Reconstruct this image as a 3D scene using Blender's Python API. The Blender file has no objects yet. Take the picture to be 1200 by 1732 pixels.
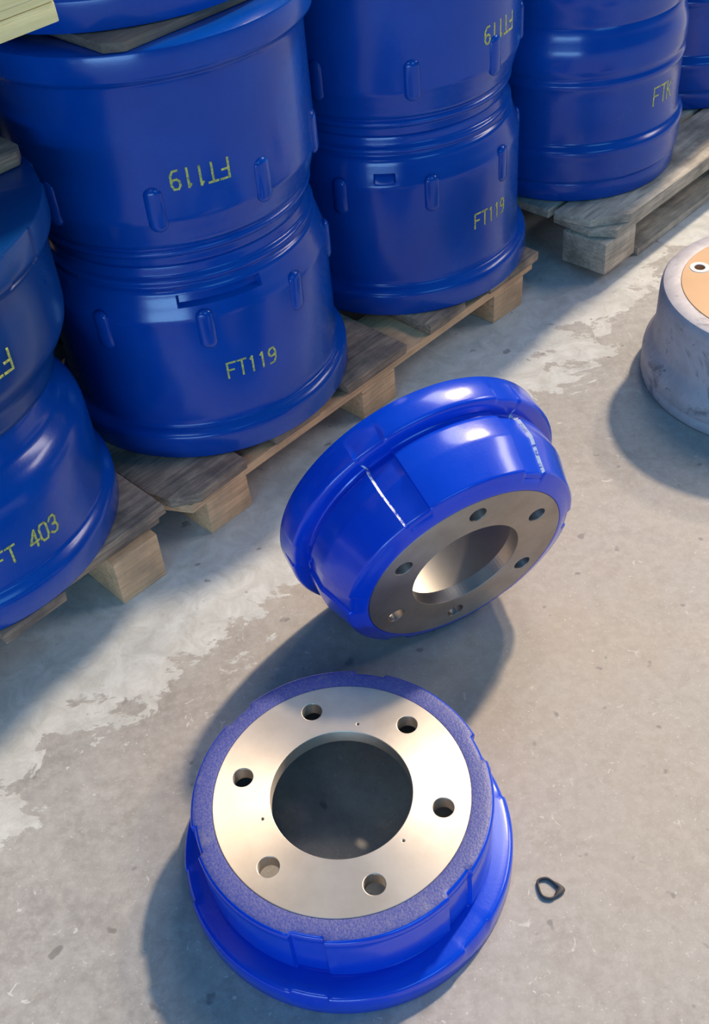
import bpy, bmesh, math, random
from mathutils import Vector, Matrix
from math import sin, cos, pi, radians as rad
S = bpy.context.scene
COL = S.collection
random.seed(7)

# ------------------------------------------------------------------ camera
CH = 1.2
PITCH, ROLL = rad(40.595), rad(-6.433)
FPX, CX, CY = 1873.6, 576.2, 757.8
fw = Vector((0, cos(PITCH), -sin(PITCH)))
rt = Vector((1, 0, 0))
up = rt.cross(fw)
RV = cos(ROLL) * rt + sin(ROLL) * up
UV = -sin(ROLL) * rt + cos(ROLL) * up
cam = bpy.data.cameras.new('camera')
cam.sensor_fit = 'VERTICAL'
cam.sensor_height = 36.0
cam.lens = FPX / 1732 * 36.0
cam.shift_x = (600 - CX) / 1732
cam.shift_y = (CY - 866) / 1732
cam.clip_start = 0.02
co = bpy.data.objects.new('camera', cam)
COL.objects.link(co)
co.matrix_world = Matrix(((RV.x, UV.x, -fw.x, 0), (RV.y, UV.y, -fw.y, 0), (RV.z, UV.z, -fw.z, CH), (0, 0, 0, 1)))
S.camera = co

# ------------------------------------------------------------------ colour management, world, lights
S.view_settings.view_transform = 'Standard'
S.view_settings.look = 'None'
S.view_settings.gamma = 1.0
S.view_settings.use_curve_mapping = False
S.view_settings.exposure = 0.0

w = bpy.data.worlds.new('world')
S.world = w
w.use_nodes = True
nt = w.node_tree
bg = nt.nodes['Background']
tc = nt.nodes.new('ShaderNodeTexCoord')
sep = nt.nodes.new('ShaderNodeSeparateXYZ')
nt.links.new(tc.outputs['Generated'], sep.inputs[0])
cr = nt.nodes.new('ShaderNodeValToRGB')
mr = nt.nodes.new('ShaderNodeMapRange')
mr.inputs['From Min'].default_value = -0.2
mr.inputs['From Max'].default_value = 1.0
nt.links.new(sep.outputs['Z'], mr.inputs['Value'])
nt.links.new(mr.outputs[0], cr.inputs[0])
e = cr.color_ramp.elements
e[0].position = 0.0
e[0].color = (0.012, 0.025, 0.05, 1)
e[1].position = 1.0
e[1].color = (0.035, 0.18, 0.40, 1)
x = cr.color_ramp.elements.new(0.40)
x.color = (0.010, 0.035, 0.08, 1)
nt.links.new(cr.outputs[0], bg.inputs['Color'])
bg.inputs['Strength'].default_value = 1.0


def sun(name, az, el, strength, color, angle):
    l = bpy.data.lights.new(name, 'SUN')
    l.energy = strength
    l.color = color
    l.angle = rad(angle)
    o = bpy.data.objects.new(name, l)
    COL.objects.link(o)
    d = Vector((cos(rad(az)) * cos(rad(el)), sin(rad(az)) * cos(rad(el)), sin(rad(el))))
    o.location = d * 8
    o.rotation_euler = d.to_track_quat('Z', 'Y').to_euler()
    return o


def area(name, loc, target, sx, sy, power, color):
    l = bpy.data.lights.new(name, 'AREA')
    l.shape = 'RECTANGLE'
    l.size, l.size_y = sx, sy
    l.energy = power
    l.color = color
    o = bpy.data.objects.new(name, l)
    COL.objects.link(o)
    o.location = loc
    d = Vector(loc) - Vector(target)
    o.rotation_euler = d.to_track_quat('Z', 'Y').to_euler()
    return o


sun('main_daylight', 48.0, 46, 2.9, (1.0, 0.81, 0.58), 3.0)
sun('second_daylight', 48.0, 38, 0.9, (1.0, 0.82, 0.58), 3.0)
area('doorway_daylight', (-1.55, -4.0, 0.50), (-0.1, 1.4, 0.50), 3.0, 0.6, 88, (0.30, 0.62, 1.0))
area('high_window_daylight', (-1.8, -2.6, 3.6), (0.5, 2.0, 0.4), 1.6, 0.5, 26, (0.45, 0.72, 1.0))
area('front_opening_daylight', (2.6, -3.6, 3.2), (0.1, 1.4, 0.4), 2.4, 1.6, 52, (0.20, 0.62, 1.0))
area('side_window_daylight', (6.0, 2.5, 4.0), (0.1, 1.4, 0.3), 2.8, 0.9, 125, (1.0, 0.90, 0.88))
area('ceiling_lamp', (1.64, 3.6, 4.5), (0.1, 0.9, 0.0), 1.5, 1.5, 58, (1.0, 0.95, 0.90))

# ------------------------------------------------------------------ materials


def new_mat(name):
    m = bpy.data.materials.new(name)
    m.use_nodes = True
    return m, m.node_tree, m.node_tree.nodes['Principled BSDF']


def noise(nt, scale, detail=4, rough=0.55, vec=None, dist=0.0):
    n = nt.nodes.new('ShaderNodeTexNoise')
    n.inputs['Scale'].default_value = scale
    n.inputs['Detail'].default_value = detail
    n.inputs['Roughness'].default_value = rough
    n.inputs['Distortion'].default_value = dist
    if vec is not None:
        nt.links.new(vec, n.inputs['Vector'])
    return n.outputs['Fac']


def ramp(nt, src, stops, interp='LINEAR'):
    r = nt.nodes.new('ShaderNodeValToRGB')
    r.color_ramp.interpolation = interp
    el = r.color_ramp.elements
    while len(el) < len(stops):
        el.new(0.5)
    for k, (p, c) in enumerate(stops):
        el[k].position = p
        el[k].color = (c, c, c, 1) if isinstance(c, (int, float)) else (*c, 1)
    nt.links.new(src, r.inputs[0])
    return r.outputs[0]


def mix(nt, fac, a, b, mode='MIX'):
    m = nt.nodes.new('ShaderNodeMix')
    m.data_type = 'RGBA'
    m.blend_type = mode
    for s, v in ((0, fac), (6, a), (7, b)):
        if isinstance(v, (int, float)):
            m.inputs[s].default_value = v if s == 0 else (v, v, v, 1)
        elif isinstance(v, tuple):
            m.inputs[s].default_value = (*v, 1)
        else:
            nt.links.new(v, m.inputs[s])
    return m.outputs[2]


def mth(nt, op, a, b=None, clamp=False):
    m = nt.nodes.new('ShaderNodeMath')
    m.operation = op
    m.use_clamp = clamp
    for s, v in ((0, a), (1, b)):
        if v is None:
            continue
        if isinstance(v, (int, float)):
            m.inputs[s].default_value = v
        else:
            nt.links.new(v, m.inputs[s])
    return m.outputs[0]


def bump(nt, p, h, strength, dist=0.001):
    b = nt.nodes.new('ShaderNodeBump')
    b.inputs['Strength'].default_value = strength
    b.inputs['Distance'].default_value = dist
    nt.links.new(h, b.inputs['Height'])
    nt.links.new(b.outputs[0], p.inputs['Normal'])


def objco(nt):
    return nt.nodes.new('ShaderNodeTexCoord').outputs['Object']


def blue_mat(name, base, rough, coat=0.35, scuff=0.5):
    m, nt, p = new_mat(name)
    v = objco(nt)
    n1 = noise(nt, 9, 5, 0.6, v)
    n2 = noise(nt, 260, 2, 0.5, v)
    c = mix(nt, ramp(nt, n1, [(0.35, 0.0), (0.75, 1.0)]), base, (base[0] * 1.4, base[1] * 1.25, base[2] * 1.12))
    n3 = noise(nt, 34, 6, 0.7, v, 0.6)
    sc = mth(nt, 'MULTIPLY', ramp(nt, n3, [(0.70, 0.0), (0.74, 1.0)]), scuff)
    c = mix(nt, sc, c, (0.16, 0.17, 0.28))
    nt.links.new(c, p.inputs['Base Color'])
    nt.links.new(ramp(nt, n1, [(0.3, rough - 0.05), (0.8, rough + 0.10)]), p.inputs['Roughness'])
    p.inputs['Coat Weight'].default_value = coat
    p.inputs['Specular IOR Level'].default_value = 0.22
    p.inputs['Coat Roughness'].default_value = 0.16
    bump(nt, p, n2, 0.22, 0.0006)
    return m


M = {}
M['blue'] = blue_mat('blue_enamel', (0.0, 0.060, 0.37), 0.24, 0.45, 0.0)
M['blue_loose'] = blue_mat('bright_blue_enamel', (0.0003, 0.050, 0.60), 0.30, 0.8, 0.05)
M['blue_dark'] = blue_mat('shaded_blue_enamel', (0.0005, 0.042, 0.20), 0.30, 0.4, 0.15)  # darker copy of the enamel, with shade put into its colour

# thinly painted rough cast rim
m, nt, p = new_mat('thin_blue_on_rough_casting')
v = objco(nt)
n1 = noise(nt, 420, 3, 0.6, v)
n2 = noise(nt, 30, 4, 0.6, v)
c = mix(nt, ramp(nt, n1, [(0.35, 0.0), (0.7, 1.0)]), (0.05, 0.07, 0.33), (0.14, 0.14, 0.34))
c = mix(nt, ramp(nt, n2, [(0.60, 0.0), (0.75, 0.5)]), c, (0.27, 0.26, 0.33))
nt.links.new(c, p.inputs['Base Color'])
p.inputs['Roughness'].default_value = 0.42
bump(nt, p, n1, 0.5, 0.001)
M['rim'] = m

m, nt, p = new_mat('bare_chipped_edge')
v = objco(nt)
n1 = noise(nt, 150, 3, 0.6, v)
nt.links.new(mix(nt, ramp(nt, n1, [(0.38, 0.0), (0.5, 1.0)]), (0.02, 0.08, 0.55), (0.85, 0.85, 0.86)), p.inputs['Base Color'])
p.inputs['Roughness'].default_value = 0.3
M['chipped'] = m

# turned metal; the darker copy holds the tipped face's shade in its colour
for nm_, cA, cB in (('turned', (0.80, 0.70, 0.59), (0.66, 0.56, 0.46)), ('turned_shaded', (0.46, 0.42, 0.385), (0.33, 0.29, 0.26))):
    m, nt, p = new_mat(nm_ + '_steel')
    v = objco(nt)
    sepn = nt.nodes.new('ShaderNodeSeparateXYZ')
    nt.links.new(v, sepn.inputs[0])
    rr = mth(nt, 'SQRT', mth(nt, 'ADD', mth(nt, 'MULTIPLY', sepn.outputs[0], sepn.outputs[0]), mth(nt, 'MULTIPLY', sepn.outputs[1], sepn.outputs[1])))
    n1 = nt.nodes.new('ShaderNodeTexNoise')
    n1.noise_dimensions = '1D'
    n1.inputs['Scale'].default_value = 900
    nt.links.new(rr, n1.inputs['W'])
    n2 = noise(nt, 14, 5, 0.6, v)
    c = mix(nt, ramp(nt, n2, [(0.4, 0.0), (0.75, 1.0)]), cA, cB)
    nt.links.new(c, p.inputs['Base Color'])
    p.inputs['Metallic'].default_value = 1.0
    p.inputs['Roughness'].default_value = 0.5
    p.inputs['Anisotropic'].default_value = 0.6
    p.inputs['Anisotropic Rotation'].default_value = 0.25
    t = nt.nodes.new('ShaderNodeTangent')
    t.direction_type = 'RADIAL'
    t.axis = 'Z'
    nt.links.new(t.outputs[0], p.inputs['Tangent'])
    bump(nt, p, n1.outputs['Fac'], 0.08, 0.0004)
    M[nm_] = m

m, nt, p = new_mat('machined_bore_metal')
v = objco(nt)
n2 = noise(nt, 18, 4, 0.6, v)
c = mix(nt, n2, (0.42, 0.37, 0.31), (0.28, 0.25, 0.22))
nt.links.new(c, p.inputs['Base Color'])
p.inputs['Metallic'].default_value = 0.85
p.inputs['Roughness'].default_value = 0.45
M['bore'] = m

m, nt, p = new_mat('shaded_bore_metal')  # darker bore copy; shade inside the flat drum is put into the colour
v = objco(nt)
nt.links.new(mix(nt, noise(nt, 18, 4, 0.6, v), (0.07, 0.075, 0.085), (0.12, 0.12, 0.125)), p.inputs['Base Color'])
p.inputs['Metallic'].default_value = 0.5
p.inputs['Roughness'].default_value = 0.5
M['bore_shaded'] = m

# rusty grey cast iron
m, nt, p = new_mat('weathered_grey_casting')
v = objco(nt)
n1 = noise(nt, 12, 6, 0.65, v, 0.8)
n2 = noise(nt, 60, 4, 0.6, v)
c = mix(nt, ramp(nt, n1, [(0.35, 0.0), (0.65, 1.0)]), (0.38, 0.35, 0.37), (0.56, 0.53, 0.56))
c = mix(nt, ramp(nt, n1, [(0.56, 0.0), (0.64, 0.75)]), c, (0.13, 0.12, 0.13))
c = mix(nt, ramp(nt, n2, [(0.66, 0.0), (0.74, 0.8)]), c, (0.09, 0.085, 0.09))
nt.links.new(c, p.inputs['Base Color'])
p.inputs['Roughness'].default_value = 0.55
p.inputs['Metallic'].default_value = 0.1
bump(nt, p, n2, 0.4, 0.001)
M['cast'] = m

m, nt, p = new_mat('orange_rust_bloom_face')
v = objco(nt)
n1 = noise(nt, 16, 4, 0.6, v)
c = mix(nt, n1, (0.50, 0.29, 0.145), (0.60, 0.385, 0.215))
nt.links.new(c, p.inputs['Base Color'])
p.inputs['Roughness'].default_value = 0.5
p.inputs['Metallic'].default_value = 0.15
M['rust'] = m

m, nt, p = new_mat('white_hole_chamfer')
p.inputs['Base Color'].default_value = (0.78, 0.77, 0.75, 1)
p.inputs['Roughness'].default_value = 0.5
M['chamfer'] = m

m, nt, p = new_mat('yellow_stencil_paint')
v = objco(nt)
n1 = noise(nt, 300, 3, 0.6, v)
nt.links.new(mix(nt, ramp(nt, n1, [(0.35, 0.0), (0.6, 1.0)]), (0.22, 0.26, 0.10), (0.78, 0.72, 0.14)), p.inputs['Base Color'])
p.inputs['Roughness'].default_value = 0.5
M['yellow'] = m


def wood(name, a, b, dirt, dirtamt, scale=1.0):
    m, nt, p = new_mat(name)
    v = objco(nt)
    mp = nt.nodes.new('ShaderNodeMapping')
    mp.inputs['Scale'].default_value = (3 * scale, 26 * scale, 60 * scale)
    nt.links.new(v, mp.inputs[0])
    g = noise(nt, 3.2, 6, 0.65, mp.outputs[0], 0.8)
    d = noise(nt, 11, 5, 0.6, v)
    c = mix(nt, ramp(nt, g, [(0.38, 0.0), (0.6, 1.0)]), a, b)
    mp2 = nt.nodes.new('ShaderNodeMapping')
    mp2.inputs['Scale'].default_value = (2 * scale, 70 * scale, 110 * scale)
    nt.links.new(v, mp2.inputs[0])
    g2 = noise(nt, 2.0, 4, 0.7, mp2.outputs[0], 0.4)
    c = mix(nt, ramp(nt, g2, [(0.56, 0.0), (0.66, 0.55)]), c, (b[0] * .45, b[1] * .42, b[2] * .4))
    c = mix(nt, mth(nt, 'MULTIPLY', ramp(nt, d, [(0.42, 0.0), (0.68, 1.0)]), dirtamt), c, dirt)
    nt.links.new(c, p.inputs['Base Color'])
    p.inputs['Roughness'].default_value = 0.8
    bump(nt, p, g, 0.5, 0.002)
    return m


M['wood_tan'] = wood('tan_pallet_wood', (0.95, 0.54, 0.28), (0.74, 0.42, 0.22), (0.16, 0.12, 0.09), 0.5)
M['wood_board'] = wood('worn_pallet_board', (0.55, 0.37, 0.24), (0.30, 0.20, 0.14), (0.07, 0.06, 0.06), 0.8)
M['wood_grey'] = wood('grey_weathered_wood', (0.68, 0.58, 0.45), (0.44, 0.38, 0.30), (0.10, 0.09, 0.08), 0.7)
M['wood_dark'] = wood('dark_grimy_deck', (0.14, 0.125, 0.12), (0.09, 0.08, 0.08), (0.04, 0.04, 0.045), 0.7)
M['wood_pale'] = wood('fresh_pale_pine', (0.98, 0.84, 0.42), (0.93, 0.76, 0.34), (0.55, 0.36, 0.14), 0.2)
M['ply'] = wood('grey_brown_board', (0.24, 0.19, 0.145), (0.15, 0.12, 0.095), (0.09, 0.08, 0.08), 0.6)

m, nt, p = new_mat('black_rubber')
p.inputs['Base Color'].default_value = (0.055, 0.05, 0.055, 1)
p.inputs['Roughness'].default_value = 0.6
M['rubber'] = m

# concrete floor with worn light paint
m, nt, p = new_mat('worn_concrete_floor')
v = objco(nt)
big = noise(nt, 1.7, 4, 0.55, v)
mid = noise(nt, 9, 6, 0.65, v)
fine = noise(nt, 70, 6, 0.7, v)
spk = noise(nt, 240, 3, 0.7, v)
c = mix(nt, ramp(nt, mid, [(0.33, 0.0), (0.68, 1.0)]), (0.315, 0.30, 0.29), (0.415, 0.40, 0.385))
c = mix(nt, mth(nt, 'MULTIPLY', ramp(nt, fine, [(0.42, 0.0), (0.62, 1.0)]), 0.7), c, (0.47, 0.455, 0.44))
c = mix(nt, mth(nt, 'MULTIPLY', ramp(nt, noise(nt, 28, 7, 0.72, v, 0.4), [(0.50, 0.0), (0.66, 1.0)]), 0.45), c, (0.26, 0.245, 0.235))
c = mix(nt, ramp(nt, noise(nt, 55, 5, 0.6, v, 1.5), [(0.655, 0.0), (0.69, 0.8)]), c, (0.66, 0.65, 0.63))
# warmer brown tint, strongest near one spot and fading outward
gp = nt.nodes.new('ShaderNodeVectorMath')
gp.operation = 'DISTANCE'
nt.links.new(v, gp.inputs[0])
gp.inputs[1].default_value = (0.28, 0.98, 0)
dd = mth(nt, 'SUBTRACT', 1.0, mth(nt, 'DIVIDE', gp.outputs['Value'], 0.75), True)
st = mth(nt, 'MULTIPLY', dd, ramp(nt, big, [(0.30, 0.35), (0.62, 1.0)]))
c = mix(nt, mth(nt, 'MULTIPLY', st, 0.75), c, (0.47, 0.36, 0.26))
# worn pale paint layer
sp = nt.nodes.new('ShaderNodeSeparateXYZ')
nt.links.new(v, sp.inputs[0])
wv = mth(nt, 'ADD', mth(nt, 'MULTIPLY', sp.outputs[0], -0.669), mth(nt, 'MULTIPLY', sp.outputs[1], 0.743))
mpp = nt.nodes.new('ShaderNodeMapping')
mpp.inputs['Rotation'].default_value = (0, 0, rad(-42))
mpp.inputs['Scale'].default_value = (0.75, 1.25, 1)
nt.links.new(v, mpp.inputs[0])
pn = noise(nt, 8.5, 8, 0.66, mpp.outputs[0], 0.5)
bias = mth(nt, 'MULTIPLY', mth(nt, 'SUBTRACT', wv, 0.885), 1.6)
bias = mth(nt, 'MINIMUM', mth(nt, 'MAXIMUM', bias, -0.35), 0.20)
pm = ramp(nt, mth(nt, 'ADD', pn, bias), [(0.502, 0.0), (0.520, 1.0)])
pc = mix(nt, ramp(nt, noise(nt, 24, 7, 0.72, v, 0.8), [(0.36, 0.0), (0.62, 1.0)]), (0.50, 0.50, 0.475), (0.68, 0.69, 0.67))
c = mix(nt, mth(nt, 'MULTIPLY', pm, 0.85), c, pc)
# pale chips and dark specks
c = mix(nt, ramp(nt, spk, [(0.64, 0.0), (0.70, 0.65)]), c, (0.74, 0.72, 0.70))
dk = noise(nt, 33, 2, 0.5, v)
c = mix(nt, ramp(nt, dk, [(0.69, 0.0), (0.73, 0.6)]), c, (0.15, 0.14, 0.14))
sc = noise(nt, 22, 3, 0.5, v, 4.0)
scr = ramp(nt, mth(nt, 'ABSOLUTE', mth(nt, 'SUBTRACT', sc, 0.5)), [(0.0, 0.5), (0.010, 0.0)])
c = mix(nt, mth(nt, 'MULTIPLY', scr, ramp(nt, mid, [(0.5, 0.0), (0.6, 1.0)])), c, (0.6, 0.58, 0.56))
nt.links.new(c, p.inputs['Base Color'])
nt.links.new(ramp(nt, mid, [(0.3, 0.55), (0.8, 0.75)]), p.inputs['Roughness'])
hh = mth(nt, 'ADD', mth(nt, 'MULTIPLY', pm, 0.6), mth(nt, 'MULTIPLY', fine, 0.5))
bump(nt, p, hh, 0.25, 0.002)
M['floor'] = m

m, nt, p = new_mat('gap_shade_black')  # near-black, so the shade of the gaps is in the wall colour
v = objco(nt)
n1 = noise(nt, 2, 4, 0.6, v)
nt.links.new(mix(nt, n1, (0.008, 0.011, 0.018), (0.014, 0.017, 0.025)), p.inputs['Base Color'])
p.inputs['Roughness'].default_value = 0.9
M['wall'] = m

# ------------------------------------------------------------------ helpers


def tag(o, label=None, cat=None, group=None, kind=None):
    if label:
        o['label'] = label
    if cat:
        o['category'] = cat
    if group:
        o['group'] = group
    if kind:
        o['kind'] = kind
    return o


def empty(name, mat):
    o = bpy.data.objects.new(name, None)
    o.empty_display_size = 0.05
    COL.objects.link(o)
    o.matrix_world = mat
    return o


def part(name, me, parent=None, loc=None, rot=None):
    o = bpy.data.objects.new(name, me)
    COL.objects.link(o)
    if parent:
        o.parent = parent
    if loc is not None:
        o.location = loc
    if rot is not None:
        o.rotation_euler = rot
    return o


def finish(bm, name, mats, smooth=35):
    bmesh.ops.recalc_face_normals(bm, faces=bm.faces[:])
    me = bpy.data.meshes.new(name)
    bm.to_mesh(me)
    bm.free()
    for k in mats:
        me.materials.append(M[k])
    if smooth:
        for q in me.polygons:
            q.use_smooth = True
        me.set_sharp_from_angle(angle=rad(smooth))
    return me


def lathe(name, prof, mats, nseg=120, windows=(), edge_mat=None, matfn=None, smooth=35):
    """closed profile loop revolved about z; windows = (angle, half width, z0, z1, rmin, depth) recesses"""
    ang = [2 * pi * k / nseg for k in range(nseg)]
    ep = rad(0.35)
    for (a0, hw, *_r) in windows:
        for s in (-1, 1):
            b = a0 + s * hw
            ang = [q for q in ang if abs((q - b + pi) % (2 * pi) - pi) > ep * 2.2]
            ang += [(b - ep) % (2 * pi), (b + ep) % (2 * pi)]
    ang = sorted(set(round(a, 6) for a in ang))
    bm = bmesh.new()
    rings = []
    for a in ang:
        ring = []
        for (r, z) in prof:
            dr = 0
            for (a0, hw, z0, z1, rmin, dep) in windows:
                if abs((a - a0 + pi) % (2 * pi) - pi) < hw and z0 <= z <= z1 and r >= rmin:
                    dr = max(dr, dep)
            q = r - dr
            ring.append(bm.verts.new((q * cos(a), q * sin(a), z)))
        rings.append(ring)
    n = len(prof)
    for i in range(len(ang)):
        A, B = rings[i], rings[(i + 1) % len(ang)]
        for j in range(n):
            f = bm.faces.new((A[j], B[j], B[(j + 1) % n], A[(j + 1) % n]))
            if matfn:
                f.material_index = matfn(prof[j], prof[(j + 1) % n])
            if edge_mat is not None:
                am, ra = (ang[i] + ang[(i + 1) % len(ang)]) / 2, max(prof[j][0], prof[(j + 1) % n][0])
                zm = min(prof[j][1], prof[(j + 1) % n][1])
                for (a0, hw, z0, z1, rmin, dep) in edge_mat[1]:
                    if abs((am - a0 - hw + pi) % (2 * pi) - pi) < ep and z0 <= zm <= z1 and ra >= rmin and dep > .003:
                        f.material_index = edge_mat[0]
    return finish(bm, name, mats, smooth)


def plate(name, R, bore, holes, z0, z1, mats, bev=0.0008):
    """flat disc with real through holes (filled 2-D curve, extruded)"""
    cu = bpy.data.curves.new(name, 'CURVE')
    cu.dimensions = '2D'
    cu.fill_mode = 'BOTH'

    def circ(cx, cy, r, n):
        s = cu.splines.new('POLY')
        s.points.add(n - 1)
        for k in range(n):
            a = 2 * pi * k / n
            s.points[k].co = (cx + r * cos(a), cy + r * sin(a), 0, 1)
        s.use_cyclic_u = True
    circ(0, 0, R - bev, 128)
    circ(0, 0, bore + bev, 96)
    for (hx, hy, hr) in holes:
        circ(hx, hy, hr + bev, 28 if hr > 0.004 else 12)
    cu.extrude = (z1 - z0) / 2 - bev
    cu.bevel_depth = bev
    cu.bevel_resolution = 1
    o = bpy.data.objects.new(name, cu)
    COL.objects.link(o)
    bpy.context.view_layer.update()
    dg = bpy.context.evaluated_depsgraph_get()
    me = bpy.data.meshes.new_from_object(o.evaluated_get(dg))
    bpy.data.objects.remove(o)
    me.transform(Matrix.Translation((0, 0, (z0 + z1) / 2)))
    me.materials.clear()
    for k in mats:
        me.materials.append(M[k])
    for q in me.polygons:
        q.use_smooth = False
        q.material_index = 0
    me.name = name
    return me


GLYPH = {
    'F': [[(0, 0), (0, 1)], [(0, 1), (.6, 1)], [(0, .52), (.45, .52)]],
    'T': [[(.3, 0), (.3, 1)], [(0, 1), (.6, 1)]],
    '1': [[(.3, 0), (.3, 1)], [(.3, 1), (.16, .86)]],
    '9': [[(.1, 0), (.4, .03), (.56, .25), (.58, .75), (.45, .97), (.18, .97), (.04, .8), (.06, .58), (.22, .46), (.42, .48), (.57, .62)]],
    '4': [[(.45, 0), (.45, 1), (0, .3), (.62, .3)]],
    '0': [[(.15, 0), (.45, 0), (.58, .2), (.58, .8), (.45, 1), (.15, 1), (.02, .8), (.02, .2), (.15, 0)]],
    '3': [[(.02, .85), (.2, 1), (.45, 1), (.56, .8), (.5, .58), (.25, .52), (.5, .45), (.58, .22), (.45, 0), (.2, 0), (.02, .15)]],
    'K': [[(0, 0), (0, 1)], [(.58, 1), (.02, .45)], [(.15, .55), (.6, 0)]],
    ' ': [],
}


def lettering(text, r, ac, zc, h, adv, flip=False, sw=0.0030, skew=0.0):
    """stencilled characters wrapped round a drum of radius r, centred at angle ac and height zc (all local)"""
    bm = bmesh.new()
    wd = h * 0.8
    tot = adv * (len(text) - 1) + wd * .6
    for i, ch in enumerate(text):
        x0 = -tot / 2 + i * adv
        jit = random.uniform(-.03, .03) * h
        for pl in GLYPH[ch]:
            pts = [(x0 + a * wd, (b - .5) * h + jit + skew * (x0 + a * wd)) for a, b in pl]
            for (ax, ay), (bx, by) in zip(pts[:-1], pts[1:]):
                L = math.hypot(bx - ax, by - ay)
                tx, ty = (bx - ax) / L, (by - ay) / L
                ax -= tx * sw * .35
                ay -= ty * sw * .35
                bx += tx * sw * .35
                by += ty * sw * .35
                ns = max(1, int(L / 0.003))
                rows = []
                for k in range(ns + 1):
                    px, py = ax + (bx - ax) * k / ns, ay + (by - ay) * k / ns
                    row = []
                    for s in (-1, 1):
                        qx, qy = px - ty * s * sw / 2, py + tx * s * sw / 2
                        if flip:
                            qx, qy = -qx, -qy
                        for rr_ in (r - 0.0006, r + 0.0004):
                            a = ac + qx / r
                            row.append(bm.verts.new((rr_ * cos(a), rr_ * sin(a), zc + qy)))
                    rows.append(row)
                for A, B in zip(rows[:-1], rows[1:]):
                    bm.faces.new((A[1], B[1], B[3], A[3]))
                    bm.faces.new((A[0], A[2], B[2], B[0]))
                    bm.faces.new((A[0], B[0], B[1], A[1]))
                    bm.faces.new((A[2], A[3], B[3], B[2]))
                bm.faces.new((rows[0][0], rows[0][1], rows[0][3], rows[0][2]))
                bm.faces.new((rows[-1][0], rows[-1][2], rows[-1][3], rows[-1][1]))
    return finish(bm, 'stencil_lettering', ['yellow'], 0)


# ------------------------------------------------------------------ structure
bm = bmesh.new()
for q in ((-7, -6), (7, -6), (7, 6), (-7, 6)):
    bm.verts.new((q[0], q[1], 0))
bm.verts.ensure_lookup_table()
bm.faces.new(bm.verts[:])
r_ = bmesh.ops.extrude_face_region(bm, geom=bm.faces[:])
for vv in [g for g in r_['geom'] if isinstance(g, bmesh.types.BMVert)]:
    vv.co.z -= 0.2
tag(part('floor', finish(bm, 'floor', ['floor'], 0)), kind='structure')

UD = Vector((cos(rad(42)), sin(rad(42)), 0))     # along the row of pallets
WD = Vector((-sin(rad(42)), cos(rad(42)), 0))    # away from the viewer, towards the wall
ROT = rad(42)


def box_bm(bm, x0, x1, y0, y1, z0, z1, bev=0.0, jit=0.0, mat=0):
    vs = []
    for z in (z0, z1):
        for (x, y) in ((x0, y0), (x1, y0), (x1, y1), (x0, y1)):
            vs.append(bm.verts.new((x + random.uniform(-jit, jit), y + random.uniform(-jit, jit), z + random.uniform(-jit, jit) * .4)))
    fs = []
    for f in ((3, 2, 1, 0), (4, 5, 6, 7), (0, 1, 5, 4), (1, 2, 6, 5), (2, 3, 7, 6), (3, 0, 4, 7)):
        fc = bm.faces.new([vs[k] for k in f])
        fc.material_index = mat
        fs.append(fc)
    if bev:
        ed = list({e for f in fs for e in f.edges})
        bmesh.ops.bevel(bm, geom=ed, offset=bev, segments=2, affect='EDGES', profile=0.6)
    return vs


bm = bmesh.new()
box_bm(bm, -6, 6, 0, 0.15, 0, 3.2)
o = part('added_wall_back', finish(bm, 'added_wall_back', ['wall'], 0))  # added wall behind the stacks, keeps the gaps between them dark
o.location = Vector((0.1, 1.4, 0)) + WD * 1.75
o.rotation_euler = (0, 0, ROT)
tag(o, kind='structure')

# ------------------------------------------------------------------ pallets


def poly_slab(bm, pts, z0, z1, bev=0.002):
    lo = [bm.verts.new((x, y, z0)) for x, y in pts]
    hi = [bm.verts.new((x, y, z1)) for x, y in pts]
    fs = [bm.faces.new(lo[::-1]), bm.faces.new(hi)]
    n = len(pts)
    for k in range(n):
        fs.append(bm.faces.new((lo[k], lo[(k + 1) % n], hi[(k + 1) % n], hi[k])))
    if bev:
        ed = list({e for f in fs for e in f.edges})
        bmesh.ops.bevel(bm, geom=ed, offset=bev, segments=2, affect='EDGES', profile=0.6)


def slab(name, pts, z0, z1, mat, parent, bev=0.002):
    bm = bmesh.new()
    poly_slab(bm, pts, z0, z1, bev)
    return part(name, finish(bm, name, [mat]), parent)


def brick(name, x0, x1, y0, y1, z0, z1, mat, parent, bev=0.002, jit=0.0015):
    bm = bmesh.new()
    box_bm(bm, x0, x1, y0, y1, z0, z1, bev, jit)
    return part(name, finish(bm, name, [mat]), parent)


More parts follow.
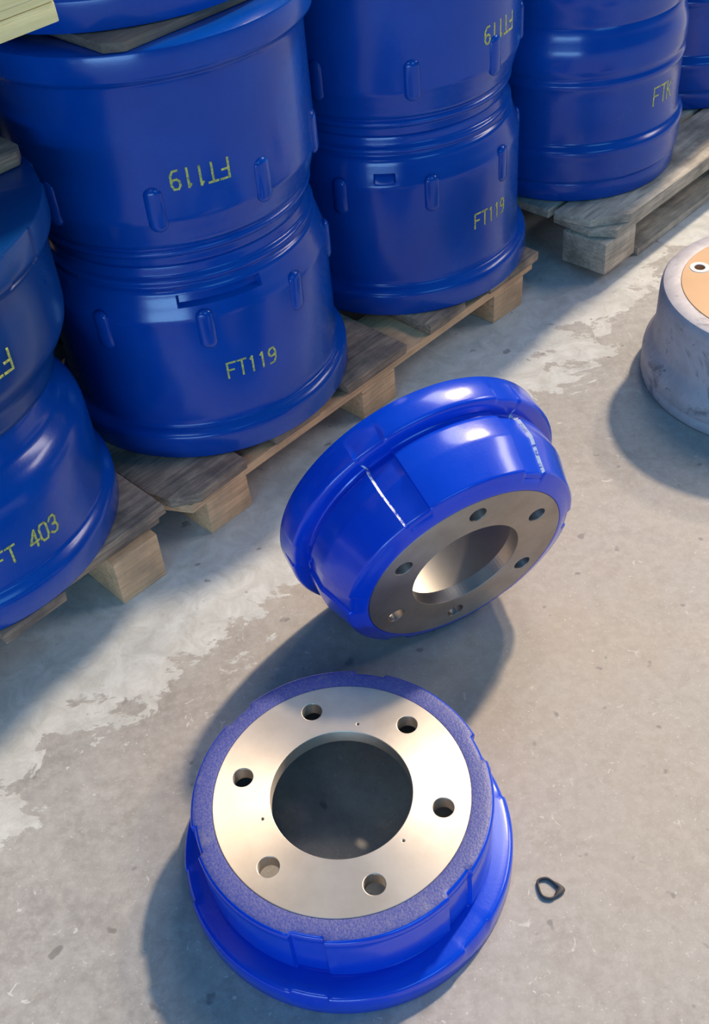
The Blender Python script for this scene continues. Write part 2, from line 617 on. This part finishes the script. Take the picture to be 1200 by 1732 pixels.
def pallet(origin, label, H, u0, u1, blocks_u, deck_front, depth, mats, corner=None, skid=False, fronts=None, block_d=0.12):
    root = empty('wooden_pallet', Matrix.Translation(origin) @ Matrix.Rotation(ROT, 4, 'Z'))
    tag(root, label, 'pallet', 'wooden pallets under the drum stacks')
    zb = H - 0.036
    # blocks
    bz0 = 0.016 if skid else 0.0
    for row, (b0, b1) in enumerate(((0, block_d), (depth / 2 - .06, depth / 2 + .06), (depth - .12, depth))):
        for (a, b) in blocks_u:
            brick('block', a, b, b0, b1, bz0, zb, mats[0], root, 0.003, 0.002)
    if skid:
        for (b0, b1) in ((0.002, .098), (depth / 2 - .05, depth / 2 + .05), (depth - .1, depth)):
            brick('bottom_board', blocks_u[0][0] + .12, u1, b0, b1, 0, 0.0155, mats[1], root)
    # cross boards under the deck
    for (b0, b1) in ((deck_front, .13), (depth / 2 - .07, depth / 2 + .07), (depth - .14, depth)):
        if b0 == deck_front and corner:
            slab('cross_board', [(u0 + .035, b0 + .004), (u1 - .01, b0 + .004), (u1 - .01, b1), (u0 + .015, b1), (u0 + .008, b0 + .05)], zb + .0005, zb + .0175, mats[1], root)
        else:
            brick('cross_board', u0 + .01, u1 - .01, b0 + (.010 if fronts else .004), b1, zb + .0005, zb + .0175, mats[1], root)
    # deck boards
    n = 5
    if skid:
        wdt = (depth - deck_front) / 7
        for k in range(7):
            y0 = deck_front + k * wdt
            y1 = y0 + wdt - .012
            if k == 0 and corner:
                pts = [(u0 + corner[0], y0), (u1, y0), (u1, y1), (u0, y1), (u0 + .012, y0 + corner[1])]
                slab('deck_board', pts, zb + .018, H, mats[2], root)
            else:
                brick('deck_board', u0 + random.uniform(-.008, .008), u1, y0, y1, zb + .018, H, mats[2], root)
    else:
        span = (u1 - u0)
        ws = (.145, .10, .145, .10, .145)
        gap = (span - sum(ws)) / 4
        x = u0
        for k in range(n):
            if k == 0 and corner:
                pts = [(x + corner[0], deck_front - .004), (x + ws[k], deck_front - .002), (x + ws[k], depth), (x, depth), (x, deck_front + corner[1]), (x + .012, deck_front + corner[1] * .35)]
                slab('deck_board', pts, zb + .018, H, mats[2], root)
            else:
                brick('deck_board', x, x + ws[k], fronts[k] if fronts else deck_front + random.uniform(-.003, .003), depth, zb + .018, H, mats[2], root)
            x += ws[k] + gap
    return root


P2 = Vector((-0.2117, 1.2326, 0))
PZ = 0.100
pallet(P2, 'wooden pallet on the floor under the two middle stacks of blue drums marked FT119', PZ, -.062, .828,
       ((0, .083), (.345, .43), (.705, .79)), -.006, 1.1, ('wood_tan', 'wood_tan', 'wood_board'), corner=(.05, .06), block_d=.085)
P3 = Vector((0.5442, 1.8024, 0))
PZ3 = 0.120
pallet(P3, 'grey wooden pallet with a splintered front corner at the right, under the drum marked FTK', PZ3, -.005, 1.1,
       ((0, .1), (.50, .6), (1.0, 1.1)), -.006, 0.95, ('wood_grey', 'wood_grey', 'wood_grey'), corner=(.075, .05), skid=True, block_d=.10)
P1 = Vector((-0.2801, 1.158, 0)) - UD * 0.80
PZ1 = 0.120
pallet(P1, 'wooden pallet at the left edge under the drum marked FT 403', PZ1, .0, .828,
       ((0, .1), (.35, .45), (.722, .80)), .004, 1.1, ('wood_tan', 'wood_board', 'wood_board'), block_d=.09, fronts=(-.022, -.022, -.022, -.022, .004))

# ------------------------------------------------------------------ stacked drum FT119


def mirror_chk(n):
    return n


def drum119_meshes(R, H):
    k = R / 0.241
    o = [(.236, 0), (.2402, .0012), (.241, .004), (.241, .030), (.241, .0370), (.2404, .0400), (.2385, .0432), (.2355, .0464), (.2315, .0490), (.2280, .0503), (.2262, .0525), (.2252, .0565), (.2250, .064), (.2250, .12), (.2250, .18), (.2250, .236), (.2248, .2405), (.2238, .2445), (.2222, .2490),
         (.2190, .2605), (.2180, .2640), (.2165, .2690), (.2150, .2742), (.2136, .2790), (.2128, .2830), (.2100, .2868), (.2075, .2882), (.2066, .2900), (.2068, .2924), (.2092, .2942),
         (.2106, .2965), (.2106, .2992), (.2090, .3020), (.2064, .3034), (.2040, .3052), (.2030, .3080), (.2028, .3140), (.2015, .3190), (.1990, .3208)]
    i = [(.150, .3208), (.148, .3195), (.148, .301), (.150, .300), (.200, .298), (.205, .290), (.205, .03), (.175, .02), (.175, .001), (.178, .0)]
    sc = H / .3208
    return [(r * k, z * sc) for r, z in o + i]


def rib_mesh(L, wdt, dep):
    bm = bmesh.new()
    bmesh.ops.create_uvsphere(bm, u_segments=24, v_segments=16, radius=1)
    for v in bm.verts:
        x, y, z = v.co
        # capsule along z, bulging +x
        zz = z * wdt / 2 + (L / 2 - wdt / 2) * (1 if z > 0 else -1) * min(1, abs(z) * 6)
        v.co = (x * dep, y * wdt / 2, zz)
    return finish(bm, 'rib', ['blue'], 60)


def make_119(base, inverted, label, text_ang, text_z, rib_phase, slot=None, R=0.238, H=0.3168, mat='blue', ribs=True, text='FT119', tz_h=.0265, adv=.0165):
    """origin at the drum's lower face"""
    prof = drum119_meshes(R, H)
    k = R / 0.241
    win = []
    if slot:
        win = [(rad(slot[0]), rad(slot[1]), slot[2], slot[3], R * .86, slot[4])]
    if inverted:
        cut = .0062
        prof = [(r, H - (cut + z * (1 - cut / .0498) if z < .0498 else z)) for r, z in prof]
    me = lathe('drum_shell', prof, [mat], 128, win)
    root = empty('brake_drum', Matrix.Translation(base))
    tag(root, label, 'brake drum', 'blue brake drums stacked on pallets')
    part('drum_shell', me, root)
    hz0, hz1 = (H - .3, H - .3208 * 0 - .001)
    hz0, hz1 = H * .94, H - .0012
    holes = [(.1675 * k * cos(rad(a)), .1675 * k * sin(rad(a)), .012) for a in range(18, 378, 36)]
    pm_ = plate('hub_face', .1475 * k + .0, .11, [], hz0, hz1, ['bore'])
    ho = part('hub_face', pm_, root)
    if inverted:
        ho.location.z = H
        ho.scale.z = -1
        me2 = pm_
        me2.transform(Matrix.Scale(-1, 4, (0, 0, 1)))
        me2.flip_normals()
        ho.scale.z = 1
    if ribs:
        rm = rib_mesh(.066, .026, .0068)
        rm.materials.clear()
        rm.materials.append(M[mat])
        zc = .222 * H / .3208
        if inverted:
            zc = H - zc
        for q in range(9):
            a = rad(rib_phase + 40 * q)
            part('rib', rm, root, ((.2235 * k) * cos(a), (.2235 * k) * sin(a), zc), (0, 0, a))
    if text:
        L = part('stencil_lettering', lettering(text, .2250 * k, rad(text_ang), text_z, tz_h, adv, inverted), root)
        tag(L, 'yellow stencilled lettering reading ' + text + (' upside down' if inverted else ''))
    return root


B = Vector((-0.2066, 1.5353, PZ + .0008))
Cc = Vector((0.1558, 1.8567, PZ + .0008))
HD = 0.3168
make_119(B, False, 'lower blue drum marked FT119 with a long slot near its shoulder, left of centre', -65.5, .140, -80.5,
         slot=(-72.5, 16.6, .2575, .2715, .010))
make_119(B + Vector((0, 0, HD)), True, 'upside down blue drum marked FT119 under the grey brown board at top left', -72.6, .133 + .002, -90.0 + 0.5)
make_119(Cc, False, 'lower blue drum marked FT119 with one small rectangular slot, right of the long slotted drum', -48.5, .141, -79.5,
         slot=(-99.5, 4.4, .2475, .2595, .010))
make_119(Cc + Vector((0, 0, HD)), True, 'upside down blue drum at the top centre, on the drum with the small rectangular slot', -42.5, .135, -86.0)

# board on the middle stack and the drum standing on it
zb = PZ + 2 * HD + .001 - .0062
bc = Vector((-0.2114, 1.2858, zb))
root = empty('separator_board', Matrix.Translation(bc) @ Matrix.Rotation(ROT, 4, 'Z'))
bm = bmesh.new()
pts = [(.02, 0), (.60, 0), (.60, .66), (0, .66), (0, .02)]
poly_slab(bm, [(x - .0, y) for x, y in pts], 0.0, .0125, .003)
me = finish(bm, 'separator_board', ['ply'])
bpy.data.objects.remove(root)
o = part('separator_board', me)
o.matrix_world = Matrix.Translation(bc) @ Matrix.Rotation(ROT, 4, 'Z')
tag(o, 'grey brown flat board lying on the upside down FT119 drum at top left', 'board')
make_119(B + WD * .045 + UD * .01 + Vector((0, 0, 2 * HD + .013 - .0062)), False, 'blue drum standing on the grey brown board at the top left', -65, .14, -60, text=None)

# ------------------------------------------------------------------ left stack FT 403


def prof403(R, H):
    k = R / .2515
    o = [(.246, 0), (.2500, .001), (.2515, .004), (.2515, .034), (.2515, .038), (.2508, .042), (.2488, .046), (.2458, .0500), (.2432, .0528),
         (.2415, .0545), (.2395, .057), (.2385, .062), (.2380, .10), (.2375, .150), (.2368, .168), (.2345, .180), (.2290, .192), (.2200, .203), (.2120, .210), (.2070, .218),
         (.2050, .228), (.2040, .245), (.2025, .254), (.2, .257)]
    i = [(.15, .257), (.148, .255), (.148, .238), (.15, .237), (.196, .235), (.205, .2), (.215, .15), (.215, .03), (.175, .02), (.175, 0)]
    s = H / .257
    return [(r * k, z * s) for r, z in o + i]


def make_403(base, inverted, label, text, ta, tz, R=.244, H=.241, flip=None, nrim=()):
    pr = prof403(R, H)
    if inverted:
        pr = [(r, H - z) for r, z in pr]
    z0, z1 = ((H - .05, H + .001) if inverted else (-.001, .05))
    win = [(rad(a), rad(7), z0, z1, R * .9, .003) for a in nrim]
    root = empty('brake_drum', Matrix.Translation(base))
    tag(root, label, 'brake drum', 'blue brake drums stacked on pallets')
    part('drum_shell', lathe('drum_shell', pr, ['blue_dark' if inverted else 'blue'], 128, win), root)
    pm_ = plate('hub_face', .145 * R / .244, .11, [], H * .93, H - .001, ['bore'])
    if inverted:
        pm_.transform(Matrix.Translation((0, 0, H)) @ Matrix.Scale(-1, 4, (0, 0, 1)))
        pm_.flip_normals()
    part('hub_face', pm_, root)
    if text:
        rr_ = .2385 * R / .2515
        L = part('stencil_lettering', lettering(text, rr_, rad(ta), tz, .027, .0168, inverted), root)
        tag(L, 'yellow stencilled lettering reading ' + text + (' upside down' if inverted else ''))
    return root


Eb = Vector((-0.572, 1.1906, PZ1 + .0008))
HE = .241
make_403(Eb, False, 'large blue drum marked FT 403 at the left edge, lowest of its stack', 'FT 403', -45.5, .100)
make_403(Eb + Vector((0.012, 0.006, HE + .0002)), True, 'upside down blue drum at the left edge above the drum marked FT 403', 'FT 403', -46, .115, nrim=(-20, 20, 60, -60, -100))
zt = PZ1 + 2 * HE
bm = bmesh.new()
poly_slab(bm, [(-.5, 0), (.0, 0), (.012, .015), (.012, .45), (-.5, .45)], 0, .020, .003)
o = part('separator_board', finish(bm, 'separator_board', ['wood_board']))
o.matrix_world = Matrix.Translation(Vector((-0.3553, 1.3005, zt + .0015))) @ Matrix.Rotation(ROT, 4, 'Z')
tag(o, 'brown wooden board end at the left edge, lying on the upside down drum', 'board')
make_403(Eb + WD * .03 - UD * .09 + Vector((0, 0, 2 * HE + .0225)), False, 'dark blue drum at the left edge standing on the brown board end', None, 0, 0)

# pallet of fresh pine on top of the left stack
zp = PZ1 + 3 * HE + .0235
pc = Vector((-0.2030, 1.0080, 0))
root = empty('pine_pallet', Matrix.Translation((pc.x, pc.y, zp)) @ Matrix.Rotation(ROT, 4, 'Z'))
tag(root, 'pale new pine pallet corner in the top left corner of the picture', 'pallet')
brick('bottom_board', -.8, -.0, 0.004, .09, 0, .018, 'wood_pale', root)
brick('bottom_board', -.8, -.0, .45, .55, 0, .018, 'wood_pale', root)
for b in (0.0, .44):
    brick('side_beam', -.8, -.0, b + .004, b + .08, .0183, .095, 'wood_pale', root, 0.0015, 0)
for k in range(5):
    brick('deck_board', -.8, .0, .0 + k * .11, .095 + k * .11, .0955, .115, 'wood_pale', root)

# ------------------------------------------------------------------ right stack FTK


def profK(R, H):
    k = R / .228
    o = [(.214, 0), (.2185, .0015), (.2200, .005), (.2205, .036), (.2195, .0385), (.2190, .0400), (.2200, .0425), (.2255, .046), (.2262, .052), (.2275, .085), (.2282, .094), (.2290, .099), (.2290, .106),
         (.2270, .1105), (.2225, .1145), (.2190, .118), (.2175, .124), (.2172, .16), (.2172, .200), (.2178, .222), (.2200, .229), (.2218, .234), (.2212, .240), (.2185, .2445),
         (.2180, .2485), (.2195, .2535), (.2212, .259), (.2212, .268), (.2210, .285), (.2202, .296), (.2180, .306), (.2150, .317), (.2125, .327), (.2112, .336), (.209, .341)]
    i = [(.15, .341), (.148, .339), (.148, .321), (.15, .320), (.19, .318), (.195, .3), (.195, .0)]
    s = H / .341
    return [(r * k, z * s) for r, z in o + i]


def make_K(base, inverted, label, text=None, ta=0, R=.2215, H=.3306, mat='blue'):
    pr = profK(R, H)
    if inverted:
        pr = [(r, H - z) for r, z in pr]
    root = empty('brake_drum', Matrix.Translation(base))
    tag(root, label, 'brake drum', 'blue brake drums stacked on pallets')
    part('drum_shell', lathe('drum_shell', pr, [mat], 128), root)
    pm_ = plate('hub_face', .142, .11, [], H * .945, H - .001, ['bore'])
    if inverted:
        pm_.transform(Matrix.Translation((0, 0, H)) @ Matrix.Scale(-1, 4, (0, 0, 1)))
        pm_.flip_normals()
    part('hub_face', pm_, root)
    if text:
        L = part('stencil_lettering', lettering(text, .2172 * R / .228, rad(ta), .180, .034, .021, inverted), root)
        tag(L, 'yellow stencilled lettering reading ' + text)
    return root


Dd = Vector((0.5381, 2.1228, PZ3 + .0008))
HK = .3306
make_K(Dd, False, 'blue drum marked FTK with ringed grooves, on the grey splintered pallet', 'FTK', -49)
make_K(Dd + Vector((0, 0, HK)), True, 'blue drum cut off by the top edge, on the drum marked FTK')
D2 = Dd + UD * .475 + WD * 0.03
make_K(D2, False, 'blue drum at the far right edge, beside the drum marked FTK on the same pallet')
make_K(D2 + Vector((0, 0, HK)), True, 'upper drum of the stack at the far right top corner')

# added back row of stacks; blocks the sun and keeps the gaps dark
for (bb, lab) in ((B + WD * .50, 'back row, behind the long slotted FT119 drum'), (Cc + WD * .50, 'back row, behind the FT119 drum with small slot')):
    make_119(bb, False, 'added sun-blocking lower blue drum, ' + lab, 0, 0, 0, text=None, ribs=False, mat='blue_dark')
    make_119(bb + Vector((0, 0, HD)), True, 'added sun-blocking upper blue drum, ' + lab, 0, 0, 0, text=None, ribs=False, mat='blue_dark')
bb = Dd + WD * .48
make_K(bb, False, 'added sun-blocking lower blue drum of the back row, behind the drum marked FTK', mat='blue_dark')
make_K(bb + Vector((0, 0, HK)), True, 'added sun-blocking upper blue drum of the back row, behind the drum marked FTK', mat='blue_dark')
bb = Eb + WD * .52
make_403(bb, False, 'added sun-blocking lower blue drum of the back row, behind the FT 403 stack', None, 0, 0)
make_403(bb + Vector((0, 0, HE)), True, 'added sun-blocking upper blue drum of the back row, behind the FT 403 stack', None, 0, 0)

# ------------------------------------------------------------------ the loose six-hole drums


def loose_drum(mat4, label, rf, rc, H, rface, rbore, rp, ph, mats=('blue_loose', 'rim'), face='turned', inner='bore', notches=True, hole_r=.0117, group=None, pins=(), dep=.0042, rb=.17, cone=.9, outer=None, slant=0.0, chipped=()):
    """local z = drum axis, open flange at z=0, hub face at z=H"""
    s = H
    o = [(rf - .006, 0), (rf - .0012, .0008), (rf, .003), (rf, .018), (rf, s * .25), (rf - .0008, s * .27), (rf - .003, s * .288), (rf - .007, s * .297),
         (rf - .0125, s * .302), (rb - .004, s * .306), (rb - .0052, s * .315), (rb - .0050, s * .335), (rb - .0030, s * .36), (rb - .0006, s * .38), (rb, s * .41), (rb, s * .55),
         (rb, s * (cone - .03)), (rb - .0006, s * cone), (rc + (rb - rc) * .45, s * (cone + .96) / 2 - slant * .5), (rc, s * .962 - slant), (rc - .0008, s * .980 - slant), (rc - .0030, s * .994 - slant), (rc - .0065, s - slant), (rc - .012, s * 1.001 - slant * .72), (rface + .004, s * 1.002 - slant * .1), (rface + .0008, s * .999), (rface + .0002, s * .992)]
    if outer:
        o = outer
    i = [(rface + .0002, s - .019), (rface + .004, s - .0195), (rface + .004, s * .5), (rface + .005, .012), (rf - .028, .006), (rf - .024, 0)]
    nO = len(o)
    prof = o + i
    win = []
    if notches:
        for k in range(6):
            a = rad(ph + 30 + 60 * k)
            win.append((a, rad(6.2), s * .30, s * 1.1, rc - .0072, dep))
            win.append((a, rad(6.2), s * .20, s * .2999, rf - .010, .0025))

    chips = [(rad(ph + 30 + 60 * k), rad(6.2) * sg, s * .30, s * .93, rc - .0072, dep) for k, sg in chipped]

    def mf(p0, p1):
        z = min(p0[1], p1[1])
        r = max(p0[0], p1[0])
        return 1 if (z > s * .985 - slant and r < rc - .002 and min(p0[0], p1[0]) > rface - .001) else 0
    root = empty('brake_drum', mat4)
    tag(root, label, 'brake drum', group)
    part('drum_shell', lathe('drum_shell', prof, list(mats) + ['chipped'], 144, win, (2, chips) if chips else None, mf), root)
    holes = [(rp * cos(rad(ph - 60 * k)), rp * sin(rad(ph - 60 * k)), hole_r) for k in range(6)]
    holes += [(r * cos(rad(a)), r * sin(rad(a)), .0014) for r, a in pins]
    hf = part('hub_face', plate('hub_face', rface, rbore, holes, s - .019, s + .0002, [face]), root)
    tag(hf, 'bare machined metal face with six bolt holes' if face.startswith('turned') else 'orange rusted face with bolt holes')
    # inner braking surface ring
    ri = rface + .0038
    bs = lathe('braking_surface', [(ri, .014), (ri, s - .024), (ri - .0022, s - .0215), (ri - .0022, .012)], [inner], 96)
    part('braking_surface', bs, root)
    return root


A0 = Vector((-0.0420, 0.6838, 0))
pins = ((.0905, 73.4), (.0905, -166.0), (.0905, -47.0))
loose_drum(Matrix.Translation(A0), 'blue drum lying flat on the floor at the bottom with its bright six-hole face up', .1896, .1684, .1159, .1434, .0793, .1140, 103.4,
           group='loose blue six-hole drums', pins=pins, inner='bore_shaded', rb=.1672, cone=.86)

az, el, phg = -1.1904, rad(-12.3), 1.5335
n_ = Vector((cos(el) * cos(az), cos(el) * sin(az), sin(el)))
e1 = Vector((0, 0, 1)).cross(n_).normalized()
e2 = n_.cross(e1)
HG, RFG = 0.143, 0.1952
fc = Vector((0.1414, 0.9580, 0.1629))
og = fc - n_ * HG
og.z = RFG * math.sqrt(1 - n_.z ** 2) + .0002
MG = Matrix(((e1.x, e2.x, n_.x, og.x), (e1.y, e2.y, n_.y, og.y), (e1.z, e2.z, n_.z, og.z), (0, 0, 0, 1)))
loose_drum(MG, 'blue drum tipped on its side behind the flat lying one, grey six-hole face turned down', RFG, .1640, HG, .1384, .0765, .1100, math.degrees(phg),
           group='loose blue six-hole drums', dep=.004, rb=.1785, cone=.62, slant=.007, mats=('blue_loose', 'blue_loose'), face='turned_shaded', chipped=((0, 1), (5, -1)))

# weathered grey drum at the right edge
F0 = Vector((0.7385, 1.4744, 0))
fr = loose_drum(Matrix.Translation(F0), 'grey weathered iron drum with an orange rusty top face at the right edge', .208, .189, .176, .1575, .085, .134, 145.4,
                mats=('cast', 'cast'), face='rust', inner='bore', notches=False, hole_r=.0085,
                outer=[(.200, 0), (.2065, .002), (.2080, .006), (.2080, .016), (.2062, .019), (.2060, .021), (.2078, .024), (.2078, .040), (.2060, .050), (.2000, .062), (.1940, .072), (.1915, .082), (.1905, .11), (.1900, .150), (.1894, .162), (.1880, .169), (.1850, .1735), (.179, .1754), (.160, .1757), (.1578, .1750), (.1577, .172)])
for k in range(6):
    a = rad(145.4 - 60 * k)
    ch_ = part('hole_chamfer', lathe('hole_chamfer', [(.0086, 0), (.0165, 0), (.0160, .0007), (.0090, .0007)], ['chamfer'], 32), [c_ for c_ in fr.children if c_.name.startswith('hub_face')][0], (.134 * cos(a), .134 * sin(a), .1763))

# ------------------------------------------------------------------ torn rubber ring on the floor
bm = bmesh.new()
n = 40
ctrl = [(-.014, .014), (.000, .016), (.010, .008), (.020, -.004), (.012, -.013), (.001, -.019), (-.012, -.014), (-.016, 0)]
rings = []
for k in range(n):
    t = k / n * len(ctrl)
    i = int(t)
    f = t - i
    P = [Vector(ctrl[(i + j - 1) % len(ctrl)]) for j in range(4)]
    q = 0.5 * ((2 * P[1]) + (-P[0] + P[2]) * f + (2 * P[0] - 5 * P[1] + 4 * P[2] - P[3]) * f * f + (-P[0] + 3 * P[1] - 3 * P[2] + P[3]) * f ** 3)
    wd = .0022 + (.0045 if 10 <= k <= 22 else 0) * sin((k - 10) / 12 * pi if 10 <= k <= 22 else 0)
    ring = []
    dirn = q.normalized()
    for j in range(8):
        a = 2 * pi * j / 8
        ring.append(bm.verts.new((q.x + dirn.x * wd * cos(a), q.y + dirn.y * wd * cos(a), .0024 + .0023 * sin(a))))
    rings.append(ring)
for k in range(n):
    for j in range(8):
        bm.faces.new((rings[k][j], rings[(k + 1) % n][j], rings[(k + 1) % n][(j + 1) % 8], rings[k][(j + 1) % 8]))
o = part('rubber_ring', finish(bm, 'rubber_ring', ['rubber'], 60))
o.location = (0.1763, 0.6062, 0)
o.scale = (.68, .68, 1)
tag(o, 'small torn black rubber ring lying on the concrete floor, right of the flat lying drum', 'ring')
